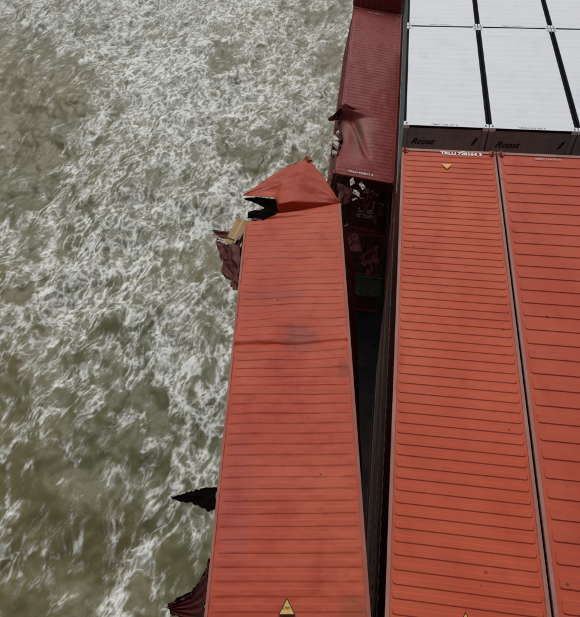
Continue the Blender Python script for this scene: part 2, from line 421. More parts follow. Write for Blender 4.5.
def foam_shape(x, y, d):
    wx_ = x + 1.3 * fbm(x / 3.5, y / 4.5, 401, 4)
    wy_ = y + 1.8 * fbm(x / 3.5, y / 4.5, 411, 4)
    k = np.zeros_like(x)
    for (a, b, ra, rb) in POOLS:
        k = np.maximum(k, 1 - ss(0.30, 1.30, np.hypot((wx_ - a) / ra, (wy_ - b) / rb)))
    c = np.zeros_like(x)
    for line in CRESTS:
        for (x0, y0), (x1, y1) in zip(line[:-1], line[1:]):
            t = np.clip(((wx_ - x0) * (x1 - x0) + (wy_ - y0) * (y1 - y0)) / ((x1 - x0) ** 2 + (y1 - y0) ** 2), 0, 1)
            dist = np.hypot(wx_ - x0 - t * (x1 - x0), wy_ - y0 - t * (y1 - y0))
            c = np.maximum(c, np.exp(-(dist / 0.75) ** 2))
    return d * (1 - 0.80 * k) - 0.10 * k + 0.30 * c

WATER_Z = -27.0
ax = axis(-59.0, -2.3, 0.085, 0.068, 5000.0)
ay = axis(-10.0, 76.0, 0.060, 0.125, 5000.0)
gx, gy = np.meshgrid(ax, ay, indexing='ij')
sx, sy = gx.ravel(), gy.ravel()
dens = np.empty_like(sx); fo = np.empty_like(sx); wv = np.empty_like(sx)
for i in range(0, len(sx), 60000):
    s = slice(i, i + 60000)
    dens[s] = foam_density(sx[s], sy[s])
    F_, B_, D_ = foam(sx[s], sy[s], foam_shape(sx[s], sy[s], dens[s]))
    fo[s] = F_
    h = 0.75 * fbm(sx[s] / 9 + 3, sy[s] / 13, 101, 3) + 0.22 * fbm(sx[s] / 2.3, sy[s] / 3.2, 111, 3) 
    wv[s] = h + 0.05 * np.clip(D_, 0, 1) * fbm(sx[s] / 0.9, sy[s] / 1.2, 131, 2)
far_ = np.clip((np.maximum(np.abs(sx + 30), np.abs(sy - 32)) - 48) / 60, 0, 1)
wv *= 1 - far_
idx = np.arange(len(sx)).reshape(gx.shape)
q = np.stack([idx[:-1, :-1], idx[1:, :-1], idx[1:, 1:], idx[:-1, 1:]], -1).reshape(-1, 4).astype(np.int32)
wm = bpy.data.meshes.new('water')
wm.vertices.add(len(sx))
wm.vertices.foreach_set('co', np.stack([sx, sy, WATER_Z + wv], -1).astype(np.float32).ravel())
wm.loops.add(q.size)
wm.loops.foreach_set('vertex_index', q.ravel())
wm.polygons.add(len(q))
wm.polygons.foreach_set('loop_start', np.arange(0, q.size, 4, dtype=np.int32))
wm.polygons.foreach_set('use_smooth', np.ones(len(q), dtype=bool))
wm.update(calc_edges=True)
at = wm.attributes.new('foam', 'FLOAT', 'POINT')
at.data.foreach_set('value', fo.astype(np.float32))
at = wm.attributes.new('churn', 'FLOAT', 'POINT')
at.data.foreach_set('value', dens.astype(np.float32))

def water_mat():
    m, nt, b = new_mat('silty_foaming_sea')
    tc = N(nt, 'ShaderNodeTexCoord').outputs['Object']
    a = N(nt, 'ShaderNodeAttribute', attribute_name='foam').outputs['Fac']
    ch = N(nt, 'ShaderNodeAttribute', attribute_name='churn').outputs['Fac']
    v1 = noise(nt, mapping(nt, tc, (0.05, 0.035, 0.05)), 1.0, 4, 0.6, 0.5)
    wcol = mixc(nt, ramp(nt, v1, 0.38, 0.64), (0.138, 0.121, 0.050), (0.096, 0.100, 0.043))
    v2 = noise(nt, mapping(nt, tc, (0.30, 0.20, 0.3), (7, 1, 0)), 1.0, 5, 0.6, 0.6)
    wcol = mixc(nt, math_n(nt, 'MULTIPLY', ramp(nt, v2, 0.42, 0.72), 0.5), wcol, (0.158, 0.140, 0.066))
    # aerated water under the foam is paler
    wcol = mixc(nt, math_n(nt, 'MULTIPLY', ramp(nt, ch, 0.3, 0.9), 0.22), wcol, (0.160, 0.155, 0.110))
    g = noise(nt, tc, 7.0, 4, 0.75)
    f = math_n(nt, 'ADD', a, math_n(nt, 'MULTIPLY', math_n(nt, 'SUBTRACT', g, 0.5), math_n(nt, 'MULTIPLY', ramp(nt, a, 0.03, 0.4), 0.18)))
    f = math_n(nt, 'MINIMUM', math_n(nt, 'MAXIMUM', f, 0.0), 1.0)
    colr = mixc(nt, f, wcol, (0.80, 0.81, 0.77))
    nt.links.new(colr, b.inputs['Base Color'])
    r = N(nt, 'ShaderNodeMapRange')
    r.inputs[3].default_value, r.inputs[4].default_value = 0.32, 0.8
    nt.links.new(f, r.inputs[0])
    nt.links.new(r.outputs[0], b.inputs['Roughness'])
    b.inputs['IOR'].default_value = 1.333
    bmp = N(nt, 'ShaderNodeBump')
    bmp.inputs['Strength'].default_value = 0.40
    bmp.inputs['Distance'].default_value = 0.08
    h = math_n(nt, 'ADD', noise(nt, mapping(nt, tc, (1, 0.7, 1)), 3.4, 7, 0.72, 0.3), math_n(nt, 'MULTIPLY', a, 0.10))
    nt.links.new(h, bmp.inputs['Height'])
    nt.links.new(bmp.outputs[0], b.inputs['Normal'])
    return m
sea = link('water', wm, water_mat())
tag(sea, kind='structure')

# ------------------------------------------------------------------ the ship under the cargo
DECK = -13.5
sb = MB()
sb.box(-2.62, 34.0, -45.0, 75.0, DECK - 14.6, DECK)
hull = tag(link('ship_hull', sb.mesh('ship_hull'), M['hull']), kind='structure')
db = MB().box(-2.55, 33.9, -44.9, 74.9, DECK + 0.004, DECK + 0.03)
deck = tag(link('ship_deck', db.mesh('ship_deck'), M['deck']), kind='structure')
hb = MB().box(-2.5, 9.9, -12.9, 0.2, DECK + 0.034, -12.98)
# the wheelhouse block the picture is taken from, behind the camera; made taller to block sky light
tb = MB().box(-2.4, 33.0, -30.0, -15.4, DECK + 0.034, 9.0)
tb.box(-8.5, 33.2, -29.5, -14.9, 9.004, 10.0)
tb.box(-8.0, 33.0, -29.4, -15.3, 10.004, 13.0)
tb.box(-8.8, 33.4, -29.3, -12.4, 13.004, 13.4)  # unseen overhang added above the camera to darken the near roofs
tb.box(-8.0, 33.0, -29.2, -16.0, 13.404, 19.0)
for k in range(9):
    tb.box(-1.6 + k * 3.6, 1.2 + k * 3.6, -15.52, -15.38, 5.2, 6.6)
tower = tag(link('ship_superstructure', tb.mesh('ship_superstructure'), M['shaded_grey']), kind='structure')
hatch = tag(link('hatch_floor', hb.mesh('hatch_floor'), M['deck']), kind='structure')

# ------------------------------------------------------------------ container builder
W, H40, L40, L20 = 2.438, 2.591, 12.192, 6.058

def ring_pad(mb, x0, x1, y0, y1, z0, h, s, r=0.05, n=3):
    """one raised rounded die-pressed rib of a roof"""
    def loop(d, z):
        out = []
        for cx, cy, a0 in ((x1 - r, y1 - r, 0), (x0 + r, y1 - r, 90), (x0 + r, y0 + r, 180), (x1 - r, y0 + r, 270)):
            for k in range(n):
                a = math.radians(a0 + 90 * k / (n - 1))
                out.append((cx + (r - d) * math.cos(a), cy + (r - d) * math.sin(a), z))
        return out
    a, b = loop(0, z0), loop(s, z0 + h)
    k = len(a)
    mb.add(a + b, [(i, (i + 1) % k, k + (i + 1) % k, k + i) for i in range(k)] + [tuple(range(k, 2 * k))])

def roof_mb(L, H, pitch, first, h=0.0125, slope=0.016, wid=0.55, side=0.10):
    mb = MB()
    z = H - 0.036
    mb.box(0.06, W - 0.06, 0.06, L - 0.06, z - 0.004, z)
    y = first
    rng = random.Random(int(pitch * 1e4))
    while y + pitch * wid < L - 0.12:
        e = rng.uniform(-0.006, 0.006)
        ring_pad(mb, side + rng.uniform(-0.004, 0.004), W - side + rng.uniform(-0.004, 0.004), y + e, y + e + pitch * wid, z + 0.001, h, slope)
        y += pitch
    return mb

def corrug_mb(L, z0, z1, axis='y', pitch=0.278, depth=0.036, lo=0.17, flip=False):
    """trapezoid-corrugated wall along L, thickness 2 mm both sides"""
    prof = []
    t = lo
    while t + pitch <= L - lo + 1e-6:
        prof += [(t, 0), (t + 0.072, 0), (t + 0.140, depth), (t + 0.210, depth)]
        t += pitch
    prof += [(t, 0), (L - lo, 0)]
    vs, fs = [], []
    for (a, d) in prof:
        for z in (z0, z1):
            for off in (0, 0.004):
                vs.append((d + off, a, z) if axis == 'y' else (a, d + off, z))
    for i in range(len(prof) - 1):
        o, p = i * 4, (i + 1) * 4
        fs += [(o, o + 2, p + 2, p), (o + 1, p + 1, p + 3, o + 3), (o + 2, o + 3, p + 3, p + 2), (o, p, p + 1, o + 1)]
    return MB().add(vs, fs)

def casting_mb(H, top):
    """corner fitting with real oval openings"""
    mb = MB()
    sx_, sy_, sz = 0.162, 0.178, 0.118
    mb2 = MB()
    z1 = H if top else sz
    z0 = z1 - sz
    n = 12
    sq = []
    for k in range(n):
        a = 2 * math.pi * k / n
        c, s = math.cos(a), math.sin(a)
        m_ = max(abs(c), abs(s))
        sq.append((sx_ / 2 + sx_ / 2 * c / m_, sy_ / 2 + sy_ / 2 * s / m_))
    # move the nearest points onto the square's corners
    for cx, cy in ((0, 0), (sx_, 0), (sx_, sy_), (0, sy_)):
        j = min(range(n), key=lambda i: (sq[i][0] - cx) ** 2 + (sq[i][1] - cy) ** 2)
        sq[j] = (cx, cy)
    ov = [(sx_ / 2 + 0.034 * math.cos(2 * math.pi * k / n), sy_ / 2 + 0.058 * math.sin(2 * math.pi * k / n)) for k in range(n)]
    vs = [(x, y, z1) for x, y in sq] + [(x, y, z1) for x, y in ov] + [(x, y, z1 - 0.07) for x, y in ov] + [(x, y, z0) for x, y in sq]
    fs = []
    for k in range(n):
        j = (k + 1) % n
        fs += [(k, j, n + j, n + k), (n + k, n + j, 2 * n + j, 2 * n + k), (3 * n + k, 3 * n + j, j, k)]
    fs += [tuple(range(2 * n, 3 * n)), tuple(range(3 * n, 4 * n))[::-1]]
    return mb.add(vs, fs)

def container(label, mtx_top, L=L40, H=H40, body='orange', roof=None, rail=None, cast=None, pitch=0.2165, first=0.16, pad_h=0.0125,
              group=None, near='corrug', far='corrug', skip=(), wid=0.55, slope=0.016, end=None, roof_mesh=None, side=0.10, roof_fn=None, roof_key=''):
    """mtx_top: pose of the near left TOP corner.  Everything hangs on an Empty at the base."""
    root = bpy.data.objects.new('shipping_container', None)
    root.empty_display_size = 0.3
    col.objects.link(root)
    root.matrix_world = mtx_top @ Matrix.Translation((0, 0, -H))
    tag(root, label, 'shipping container', group)
    body_m = M[body]
    roof_m = M[roof or body]
    rail_m = M[rail or body]
    cast_m = M[cast or rail or body]
    end_m = M[end or body]
    T = Matrix.Translation
    k = (L, H)
    P = {}
    def part(name, key, fn, mat, mtx=None):
        if name in skip:
            return None
        o = link(name, cached((key,) + k, fn), mat, root, mtx)
        P.setdefault(name, []).append(o)
        return o
    flipx = Matrix(((-1, 0, 0, W), (0, 1, 0, 0), (0, 0, 1, 0), (0, 0, 0, 1)))
    flipy = Matrix(((1, 0, 0, 0), (0, -1, 0, L), (0, 0, 1, 0), (0, 0, 0, 1)))
    if 'roof' not in skip:
        if roof_fn:
            part('roof', roof_key, roof_fn, roof_m)
        elif roof_mesh is None:
            part('roof', 'roof%.4f_%.3f_%.3f' % (pitch, first, pad_h), lambda: roof_mb(L, H, pitch, first, pad_h, slope, wid, side), roof_m)
        else:
            link('roof', roof_mesh, roof_m, root)
    sd_ = lambda: corrug_mb(L, 0.162, H - 0.066)
    if 'left_wall' not in skip:
        part('side_wall', 'sw', sd_, body_m, T((0.012, 0, 0)))
    if 'right_wall' not in skip:
        part('side_wall', 'sw', sd_, body_m, T((-0.012, 0, 0)) @ flipx)
    tr = lambda: MB().box(0.003, 0.063, 0.18, L - 0.18, H - 0.066, H - 0.006)
    if 'left_rail' not in skip:
        part('top_rail', 'tr', tr, rail_m)
    if 'right_rail' not in skip:
        part('top_rail', 'tr', tr, rail_m, flipx)
    br = lambda: MB().box(0.003, 0.055, 0.18, L - 0.18, 0.01, 0.160)
    part('bottom_rail', 'br', br, body_m)
    part('bottom_rail', 'br', br, body_m, flipx)
    er = lambda: MB().box(0.164, W - 0.164, 0.003, 0.095, H - 0.090, H - 0.012)
    part('end_rail', 'er', er, rail_m)
    if 'far_rail' not in skip:
        part('end_rail', 'er', er, rail_m, flipy)
    es = lambda: MB().box(0.164, W - 0.164, 0.003, 0.095, 0.005, 0.16)
    part('end_sill', 'es', es, body_m)
    part('end_sill', 'es', es, body_m, flipy)
    po = lambda: MB().box(0.004, 0.13, 0.004, 0.15, 0.120, H - 0.120)
    cu, cl = (lambda: casting_mb(H, True)), (lambda: casting_mb(H, False))
    for far_, right in ((0, 0), (0, 1), (1, 0), (1, 1)):
        if far_ and 'far_posts' in skip:
            continue
        mx = (flipx if right else Matrix()) @ (flipy if far_ else Matrix())
        part('corner_post', 'po', po, end_m, mx)
        part('corner_casting', 'cu', cu, cast_m, mx)
        part('corner_casting', 'cl', cl, cast_m, mx)
    part('floor', 'fl', lambda: MB().box(0.06, W - 0.06, 0.1, L - 0.1, 0.10, 0.158), M['ply'])
    for which, style in ((0, near), (1, far)):
        mx = flipy if which else Matrix()
        if style == 'corrug':
            part('end_wall', 'ew', lambda: corrug_mb(W, 0.162, H - 0.092, 'x', lo=0.135), end_m, mx @ T((0, 0.02, 0)))
        elif style == 'flat':
            def flat():
                mb = MB().box(0.135, W - 0.135, 0.030, 0.060, 0.165, H - 0.095)
                for xx in (0.62, 1.22, 1.82):
                    mb.box(xx - 0.012, xx + 0.012, 0.022, 0.034, 0.2, H - 0.13)
                mb.box(0.2, W - 0.2, 0.018, 0.036, H - 0.30, H - 0.27)
                return mb
            part('end_wall', 'ewf', flat, end_m, mx)
        elif style == 'doors':
            for s in (0, 1):
                def leaf():
                    mb = MB().box(0.140, W / 2 - 0.006, 0.028, 0.055, 0.165, H - 0.095)
                    for zz in (0.45, 0.95, 1.45, 1.95):
                        mb.box(0.2, W / 2 - 0.06, 0.014, 0.030, zz, zz + 0.18)
                    return mb
                dm = mx @ (flipx if s else Matrix())
                d = part('door', 'leaf', leaf, end_m, dm)
                if d is None:
                    continue
                for xx in (0.42, 0.88):
                    r_ = link('lock_rod', cached(('rod%.2f' % xx,) + k, lambda: MB().tube([(xx, -0.012, 0.12), (xx, -0.012, H - 0.06)], 0.018)), end_m, d)
                    link('door_handle', cached(('dh%.2f' % xx,) + k, lambda: MB().box(xx - 0.02, xx + 0.36, -0.045, -0.028, 1.02, 1.06)), end_m, d)
    return root

def lettering(txt, size, mat, parent, mtx, shear=0.0, bold=0.0, spacing=1.0, name='lettering'):
    cu = bpy.data.curves.new('letters', 'FONT')
    cu.body = txt
    cu.size = size
    cu.shear = shear
    cu.offset = bold
    cu.space_character = spacing
    cu.extrude = 0.0015
    cu.resolution_u = 3
    o = bpy.data.objects.new('letters', cu)
    col.objects.link(o)
    dg = bpy.context.evaluated_depsgraph_get()
    me = bpy.data.meshes.new_from_object(o.evaluated_get(dg))
    bpy.data.objects.remove(o)
    me.materials.clear()
    t = link(name, me, mat, parent, mtx)
    return t

def warning_triangle(parent, x, y, z, w, h, face, flip=False):
    """yellow height-warning sticker: black border plate, yellow face, black print"""
    s = -1 if flip else 1
    def tri(k, zz, t):
        b = [(x - w / 2 * k, y + s * (h * 0.36 - h * 0.36 * k), 0), (x + w / 2 * k, y + s * (h * 0.36 - h * 0.36 * k), 0), (x, y + s * (h * 0.36 + h * 0.64 * k), 0)]
        if flip:
            b = b[::-1]
        vs = [(p[0], p[1], zz) for p in b] + [(p[0], p[1], zz + t) for p in b]
        return MB().add(vs, [(0, 2, 1), (3, 4, 5), (0, 1, 4, 3), (1, 2, 5, 4), (2, 0, 3, 5)])
    a = link('warning_sticker', tri(1.0, z, 0.003).mesh('sticker'), M['black_ink'] if not flip else M['amber'], parent)
    link('sticker_face', tri(0.80 if not flip else 0.7, z + 0.0032, 0.002).mesh('sticker_face'), face, a)
    return a

def flat_text(x, y, z):
    return Matrix.Translation((x, y, z))
def wall_text(x, y, z):            # upright on a face that looks to -y
    return Matrix.Translation((x, y, z)) @ Matrix.Rotation(math.radians(90), 4, 'X')

P_ = 2.478
# ---- the two long orange-red containers on the right
A0 = pose(0, -12.19, 0)
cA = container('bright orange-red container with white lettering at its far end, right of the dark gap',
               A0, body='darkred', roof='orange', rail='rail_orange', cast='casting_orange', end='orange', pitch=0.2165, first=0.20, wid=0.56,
               group='orange-red containers')
lettering('TRLU 728164 3', 0.165, M['white_ink'], cA, flat_text(1.02, 12.192 - 0.205, H40 - 0.0095), bold=0.008, spacing=1.0)
lettering('45G1', 0.05, M['white_ink'], cA, flat_text(1.55, 12.192 - 0.07, H40 - 0.0042), bold=0.002)
warning_triangle(cA, 1.17, 12.19 - 0.60, H40 - 0.0098, 0.32, 0.22, M['paleyellow'], flip=True)
warning_triangle(cA, 1.19, 0.58, H40 - 0.0098, 0.24, 0.22, M['yellow'])
B0 = pose(P_, -12.19, 0)
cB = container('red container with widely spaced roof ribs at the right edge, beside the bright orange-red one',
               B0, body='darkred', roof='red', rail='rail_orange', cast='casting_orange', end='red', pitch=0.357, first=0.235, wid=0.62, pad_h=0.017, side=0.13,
               group='orange-red containers')
lettering('GESU 516072 8', 0.10, M['dim_white_ink'], cB, flat_text(0.94, 12.192 - 0.25, H40 - 0.0078), bold=0.002)
# twistlocks left on the far castings
for (bx, by, lab) in ((0.081, -0.09, 'rusty twistlock on the far left corner of the bright orange-red container'),
                      (W - 0.081, -0.09, 'rusty twistlock at the far right corner of the bright orange-red container, by the seam'),
                      (P_ + 0.081, -0.09, 'rusty twistlock at the far left corner of the red container with widely spaced ribs')):
    r = bpy.data.objects.new('twistlock', None)
    col.objects.link(r)
    r.location = (bx, by, 0.0)
    tag(r, lab, 'twistlock', 'twistlocks on the far corners')
    link('base_plate', cached(('tlb',), lambda: MB().box(-0.055, 0.055, -0.06, 0.06, 0.001, 0.028)), M['casting_orange'], r)
    def cone():
        vs, fs = [], []
        for z_, s_ in ((0.028, 1.0), (0.06, 0.9), (0.10, 0.25)):
            vs += [(0.03 * s_ * math.cos(a), 0.048 * s_ * math.sin(a), z_) for a in [2 * math.pi * k / 8 for k in range(8)]]
        for i in range(2):
            fs += [(i * 8 + k, i * 8 + (k + 1) % 8, i * 8 + 8 + (k + 1) % 8, i * 8 + 8 + k) for k in range(8)]
        return MB().add(vs, fs + [tuple(range(16, 24))])
    link('cone', cached(('tlc',), cone), M['casting_orange'], r)
    link('lever', cached(('tll',), lambda: MB().tube([(0.05, 0, 0.018), (0.13, 0.02, 0.02)], 0.008, 6)), M['steel'], r)

# ---- tiers below the bright orange-red one, seen down the gap
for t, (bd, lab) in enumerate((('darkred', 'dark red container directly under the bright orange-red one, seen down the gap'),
                               ('maroon_shaded', 'maroon container two tiers under the bright orange-red one, deep in the gap'),
                               ('shaded_grey', 'pale grey container deep in the gap, three tiers under the bright orange-red one'),
                               ('maroon_shaded', 'maroon container at the bottom of the gap, lowest of its stack'))):
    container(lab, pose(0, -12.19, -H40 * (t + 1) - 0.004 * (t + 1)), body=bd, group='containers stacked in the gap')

# ---- white-roofed twenty-footers beyond
WX, WY, WZ = 0.069, 1.889, -0.548
def white_roof():
    # flat sheet with a few very shallow swages, held inside the corner fittings
    mb = MB().box(0.075, W - 0.075, 0.182, L20 - 0.182, H40 - 0.075, H40 - 0.008)
    for y0 in (0.010, L20 - 0.181):
        mb.box(0.166, W - 0.166, y0, y0 + 0.171, H40 - 0.075, H40 - 0.0085)
    for k in range(17):
        ring_pad(mb, 0.12, W - 0.12, 0.30 + k * 0.322, 0.30 + k * 0.322 + 0.20, H40 - 0.0078, 0.0022, 0.02)
    return mb
for row in (0, 1):
    for c in range(3):
        if row == 0:
            lab = ('white-roofed charcoal container left in the near row, just beyond the bright orange-red container',
                   'white-roofed charcoal container second in the near row, just beyond the red container',
                   'white-roofed container at the right edge, near row, mostly cut off by the frame')[c]
        else:
            lab = ('white-roofed container at the top, left in the far row beside the maroon container',
                   'white-roofed container at the top, middle of the far row',
                   'white-roofed container at the top right corner, far row')[c]
        cw = container(lab, pose(WX + c * 2.471, WY + row * 6.128, WZ), L=L20, body='greypaint', roof='whitepaint', rail='shadowgrey', cast='whitepaint',
                       end='greypaint', roof_fn=white_roof, roof_key='white_roof', near='flat', group='white-roofed containers')
        if not (row == 1 and c == 2):
            lettering(('CMAU 208 471 6', 'CMAU 315 902 4', 'CMAU 117 380 2')[c], 0.105, M['grey_ink'], cw, flat_text(0.80, 0.045, H40 - 0.0080), bold=0.002, spacing=1.0)
        if row == 0:
            lettering('Rcost', 0.29, M['black_ink'], cw, wall_text(0.25, 0.0185, H40 - 0.66), shear=0.45, bold=0.005)
            lettering('1', 0.34, M['black_ink'], cw, wall_text(1.98, 0.0185, H40 - 0.62), shear=0.45, bold=0.016)
for t in range(2):
    for row in (0, 1):
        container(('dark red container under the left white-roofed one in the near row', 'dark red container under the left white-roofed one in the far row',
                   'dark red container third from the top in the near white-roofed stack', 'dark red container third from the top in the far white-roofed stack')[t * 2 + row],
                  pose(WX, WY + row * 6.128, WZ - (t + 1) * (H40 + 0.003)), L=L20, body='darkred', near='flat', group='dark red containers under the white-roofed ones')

# ---- the maroon container with the stove-in corner
mD = pose(-2.257, 5.043, -4.898, 0.07, 0.174, 0.0204)
HD = 2.896
def maroon_roof():
    xs = np.linspace(0.05, W - 0.05, 52)
    ys = np.r_[np.linspace(0.08, 4.9, 240), np.linspace(4.92, L40 - 0.06, 330)]
    X, Y = np.meshgrid(xs, ys, indexing='ij')
    ph = ((Y - 0.16) % 0.2165) / 0.2165
    z = 0.010 * (ss(0.0, 0.12, ph) - ss(0.55, 0.65, ph)) * ss(0.09, 0.14, X) * (1 - ss(W - 0.14, W - 0.09, X))
    flat = np.exp(-((X - 0.35) / 0.85) ** 2) * ss(0.5, 1.1, Y) * (1 - ss(3.95, 4.12, Y))
    z = z * (1 - 0.85 * np.clip(flat * 1.3, 0, 1))
    dent = 0.42 * np.exp(-(np.maximum(X - 0.1, 0) / 0.75) ** 2) * ss(0.4, 2.4, Y) * (1 - ss(3.80, 4.08, Y + 0.10 * X))
    ridge = 0.07 * np.exp(-((Y - 4.13 - 0.08 * X) / 0.06) ** 2) * np.exp(-(X / 0.75) ** 2)
    fold = -0.09 * np.exp(-((X - 0.55 - 0.28 * (3.9 - Y)) / 0.14) ** 2) * ss(1.0, 1.6, Y) * (1 - ss(3.7, 4.0, Y))
    z = z - dent + ridge + fold + 0.008 * fbm(X * 2, Y * 2, 201, 3)
    pull = 0.22 * np.exp(-((Y - 2.4) / 0.85) ** 2) - 0.12 * np.exp(-((Y - 3.7) / 0.3) ** 2)
    X2 = X + pull * np.exp(-(X / 0.5) ** 2)
    return grid_mesh(np.stack([X2, Y, HD - 0.036 + z], -1), 0.004, 'roof')
cD = container('maroon container with its near left corner stove in, beside the white-roofed stack', mD, H=HD, body='maroon', near='doors', end='maroon_shaded',
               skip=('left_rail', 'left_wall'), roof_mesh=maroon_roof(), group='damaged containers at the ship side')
link('top_rail', MB().box(0.003, 0.049, 4.25, L40 - 0.18, HD - 0.066, HD - 0.006).mesh('top_rail'), M['maroon'], cD)
lettering('TRLU 450817 6', 0.155, M['white_ink'], cD, flat_text(0.56, 0.20, HD - 0.0125), bold=0.003)
lettering('TRLU 450817 6', 0.12, M['dim_white_ink'], cD, flat_text(0.75, 11.85, HD - 0.012), bold=0.002)
k_ = 0
for (zz, lines) in ((2.25, ('TRLU', '450817 6')), (1.95, ('45G1',)), (1.62, ('MAX GR 32500', '71650 LBS')), (1.32, ('TARE 3900', '8600 LBS')), (1.02, ('NET 28600', '63050 LBS')), (0.74, ('CU.CAP 76.4',))):
    for j, s_ in enumerate(lines):
        lettering(s_, 0.16, M['dim_white_ink'], cD, wall_text(1.34, 0.0115, zz - 0.145 * j), bold=0.004)

def sheet(name, pts, mat, parent=None, thick=0.006, n=(10, 7), rip=0.0, freq=3.0, crumple=0.03, seed=1, origin=(0, 0, 0), solid=True):
    """torn steel sheet through four corners (or two polylines)"""
    if len(pts) == 4 and not hasattr(pts[0][0], '__len__'):
        a, b, c, d = pts
        c0, c1 = [a, b], [d, c]
    else:
        c0, c1 = pts
    G = coons(resample(c0, n[0]), resample(c1, n[0]), n[1])
    du = np.gradient(G, axis=0); dv = np.gradient(G, axis=1)
    nn = np.cross(du, dv)
    nn /= np.maximum(np.linalg.norm(nn, axis=-1, keepdims=True), 1e-9)
    u, v = np.meshgrid(np.linspace(0, 1, n[0]), np.linspace(0, 1, n[1]), indexing='ij')
    size = np.linalg.norm(G[-1, -1] - G[0, 0])
    h = crumple * fbm(u * 2.3 + seed * 3.1, v * 2.3 + seed, 300 + seed, 3) + rip * np.sin(2 * math.pi * freq * v)
    jag = (np.abs(v - 0.5) > 0.45) | (np.abs(u - 0.5) > 0.45)
    G = G + nn * h[..., None]
    rg = np.random.RandomState(seed)
    G = G + (jag[..., None] * rg.uniform(-1, 1, G.shape)) * 0.018 * size
    G = G - np.array(origin)
    return link(name, grid_mesh(G, thick, name), mat, parent)

# torn side of the maroon container
sheet('torn_panel', [[(0.06, 4.2, HD - 0.05), (-0.10, 3.9, HD - 0.06), (-0.50, 3.36, HD - 0.20)], [(0.05, 4.2, HD - 0.35), (0.0, 3.7, HD - 0.4), (-0.42, 3.34, HD - 0.26)]], M['torn'], cD, seed=3)
sheet('torn_panel', [[(0.0, 3.7, HD - 0.12), (0.22, 2.4, HD - 0.3), (0.02, 0.5, HD - 0.05)], [(-0.12, 3.5, HD - 0.9), (0.05, 2.2, HD - 1.3), (-0.02, 0.5, HD - 1.3)]], M['torn'], cD, n=(16, 8), crumple=0.07, seed=4)
link('side_wall', corrug_mb(8.0, 0.162, HD - 0.068, lo=0.02).mesh('side_wall'), M['maroon'], cD, Matrix.Translation((0.012, L40 - 8.02, 0)))
sheet('torn_panel', [[(-0.10, 4.13, HD + 0.0), (0.12, 4.22, HD + 0.09), (0.34, 4.16, HD + 0.07), (0.60, 4.10, HD + 0.0)], [(-0.12, 4.02, HD - 0.05), (0.10, 4.12, HD + 0.05), (0.32, 4.07, HD + 0.02), (0.58, 4.06, HD - 0.03)]], M['torn'], cD, n=(14, 4), seed=6, crumple=0.02)
sheet('torn_panel', [[(-0.09, 4.05, HD - 0.03), (0.05, 3.86, HD - 0.10), (0.10, 3.4, HD - 0.26)], [(-0.16, 3.9, HD - 0.12), (-0.06, 3.7, HD - 0.22), (0.0, 3.35, HD - 0.40)]], M['shade_black'], cD, n=(10, 6), seed=7, crumple=0.03)

# ---- the orange-red container torn open, hanging over the side
mC = pose(-2.5617, -12.5638, 0.3711, -0.074, 0.0, 0.1276)
HC = H40
def torn_roof():
    xs = np.unique(np.r_[np.linspace(0.05, 0.76, 15), np.linspace(0.80, W - 0.05, 30)])
    yend = np.interp(xs, [0.05, 0.43, 0.76, 0.80, 1.4, 2.4], [9.80, 9.93, 10.05, 10.53, 10.54, 10.58])
    t = np.r_[np.linspace(0.07, 9.7, 620), np.linspace(9.715, 10.60, 80)]
    Y = np.minimum(t[None, :], yend[:, None] + 0 * t[None, :])
    X = np.repeat(xs[:, None], len(t), 1)
    ph = ((Y - 0.17) % 0.2165) / 0.2165
    amp = 0.0115 * (0.75 + 0.3 * fbm(X * 0.4, Y * 0.45, 211, 3))
    wob = 0.05 * fbm(X * 0.9, Y * 0.7, 215, 2) * ss(3.5, 6.0, Y)
    ph = (ph + wob / 0.2165) % 1.0
    z = amp * (ss(0.0, 0.12, ph) - ss(0.52, 0.66, ph)) * ss(0.08, 0.13, X) * (1 - ss(W - 0.13, W - 0.08, X))
    z = z + 0.020 * fbm(X * 0.8, Y * 1.3, 221, 4) + 0.006 * fbm(X * 0.6, Y * 5.0, 231, 3) * ss(3.0, 5.0, Y)
    z = z - 0.035 * np.exp(-((Y - 5.78 - 0.02 * X) / 0.045) ** 2) - 0.05 * np.exp(-((X - 1.4) / 0.5) ** 2 - ((Y - 5.95) / 0.4) ** 2)
    ylip = 10.0 + np.clip(X - 0.76, 0, 2) * 0.20
    d = ss(0, 1, (Y - ylip) / np.maximum(yend[:, None] - ylip, 0.08))
    z = z - d * (X > 0.78) * (0.04 + 0.23 * np.clip(1 - (X - 0.76) / 1.7, 0, 1))
    g2 = np.exp(-((Y - 9.92 - 0.05 * X) / 0.05) ** 2) * np.clip(1 - (X - 0.6) / 1.3, 0, 1)
    z = z - 0.06 * g2
    return grid_mesh(np.stack([X, Y, HC - 0.030 + z], -1), 0.004, 'roof')
cC = container('long brick-red container torn open at its far end, hanging over the sea on the left', mC, body='darkred', roof='brick', rail='rail_brick', cast='casting_orange',
               end='orange', near='doors', far='none', roof_mesh=torn_roof(), skip=('left_wall', 'left_rail', 'right_rail', 'right_wall', 'far_rail', 'far_posts'),
               group='damaged containers at the ship side')
link('top_rail', MB().box(W - 0.063, W - 0.003, 0.18, 10.45, HC - 0.066, HC - 0.006).mesh('top_rail'), M['rail_brick'], cC)
link('top_rail', MB().box(0.003, 0.049, 0.18, 9.7, HC - 0.066, HC - 0.008).mesh('top_rail'), M['rail_brick'], cC)
link('side_wall', corrug_mb(7.6, 0.162, HC - 0.068).mesh('side_wall'), M['darkred'], cC, Matrix.Translation((0.012, 0, 0)))
gy = np.linspace(0.18, 10.5, 150)
wall = []
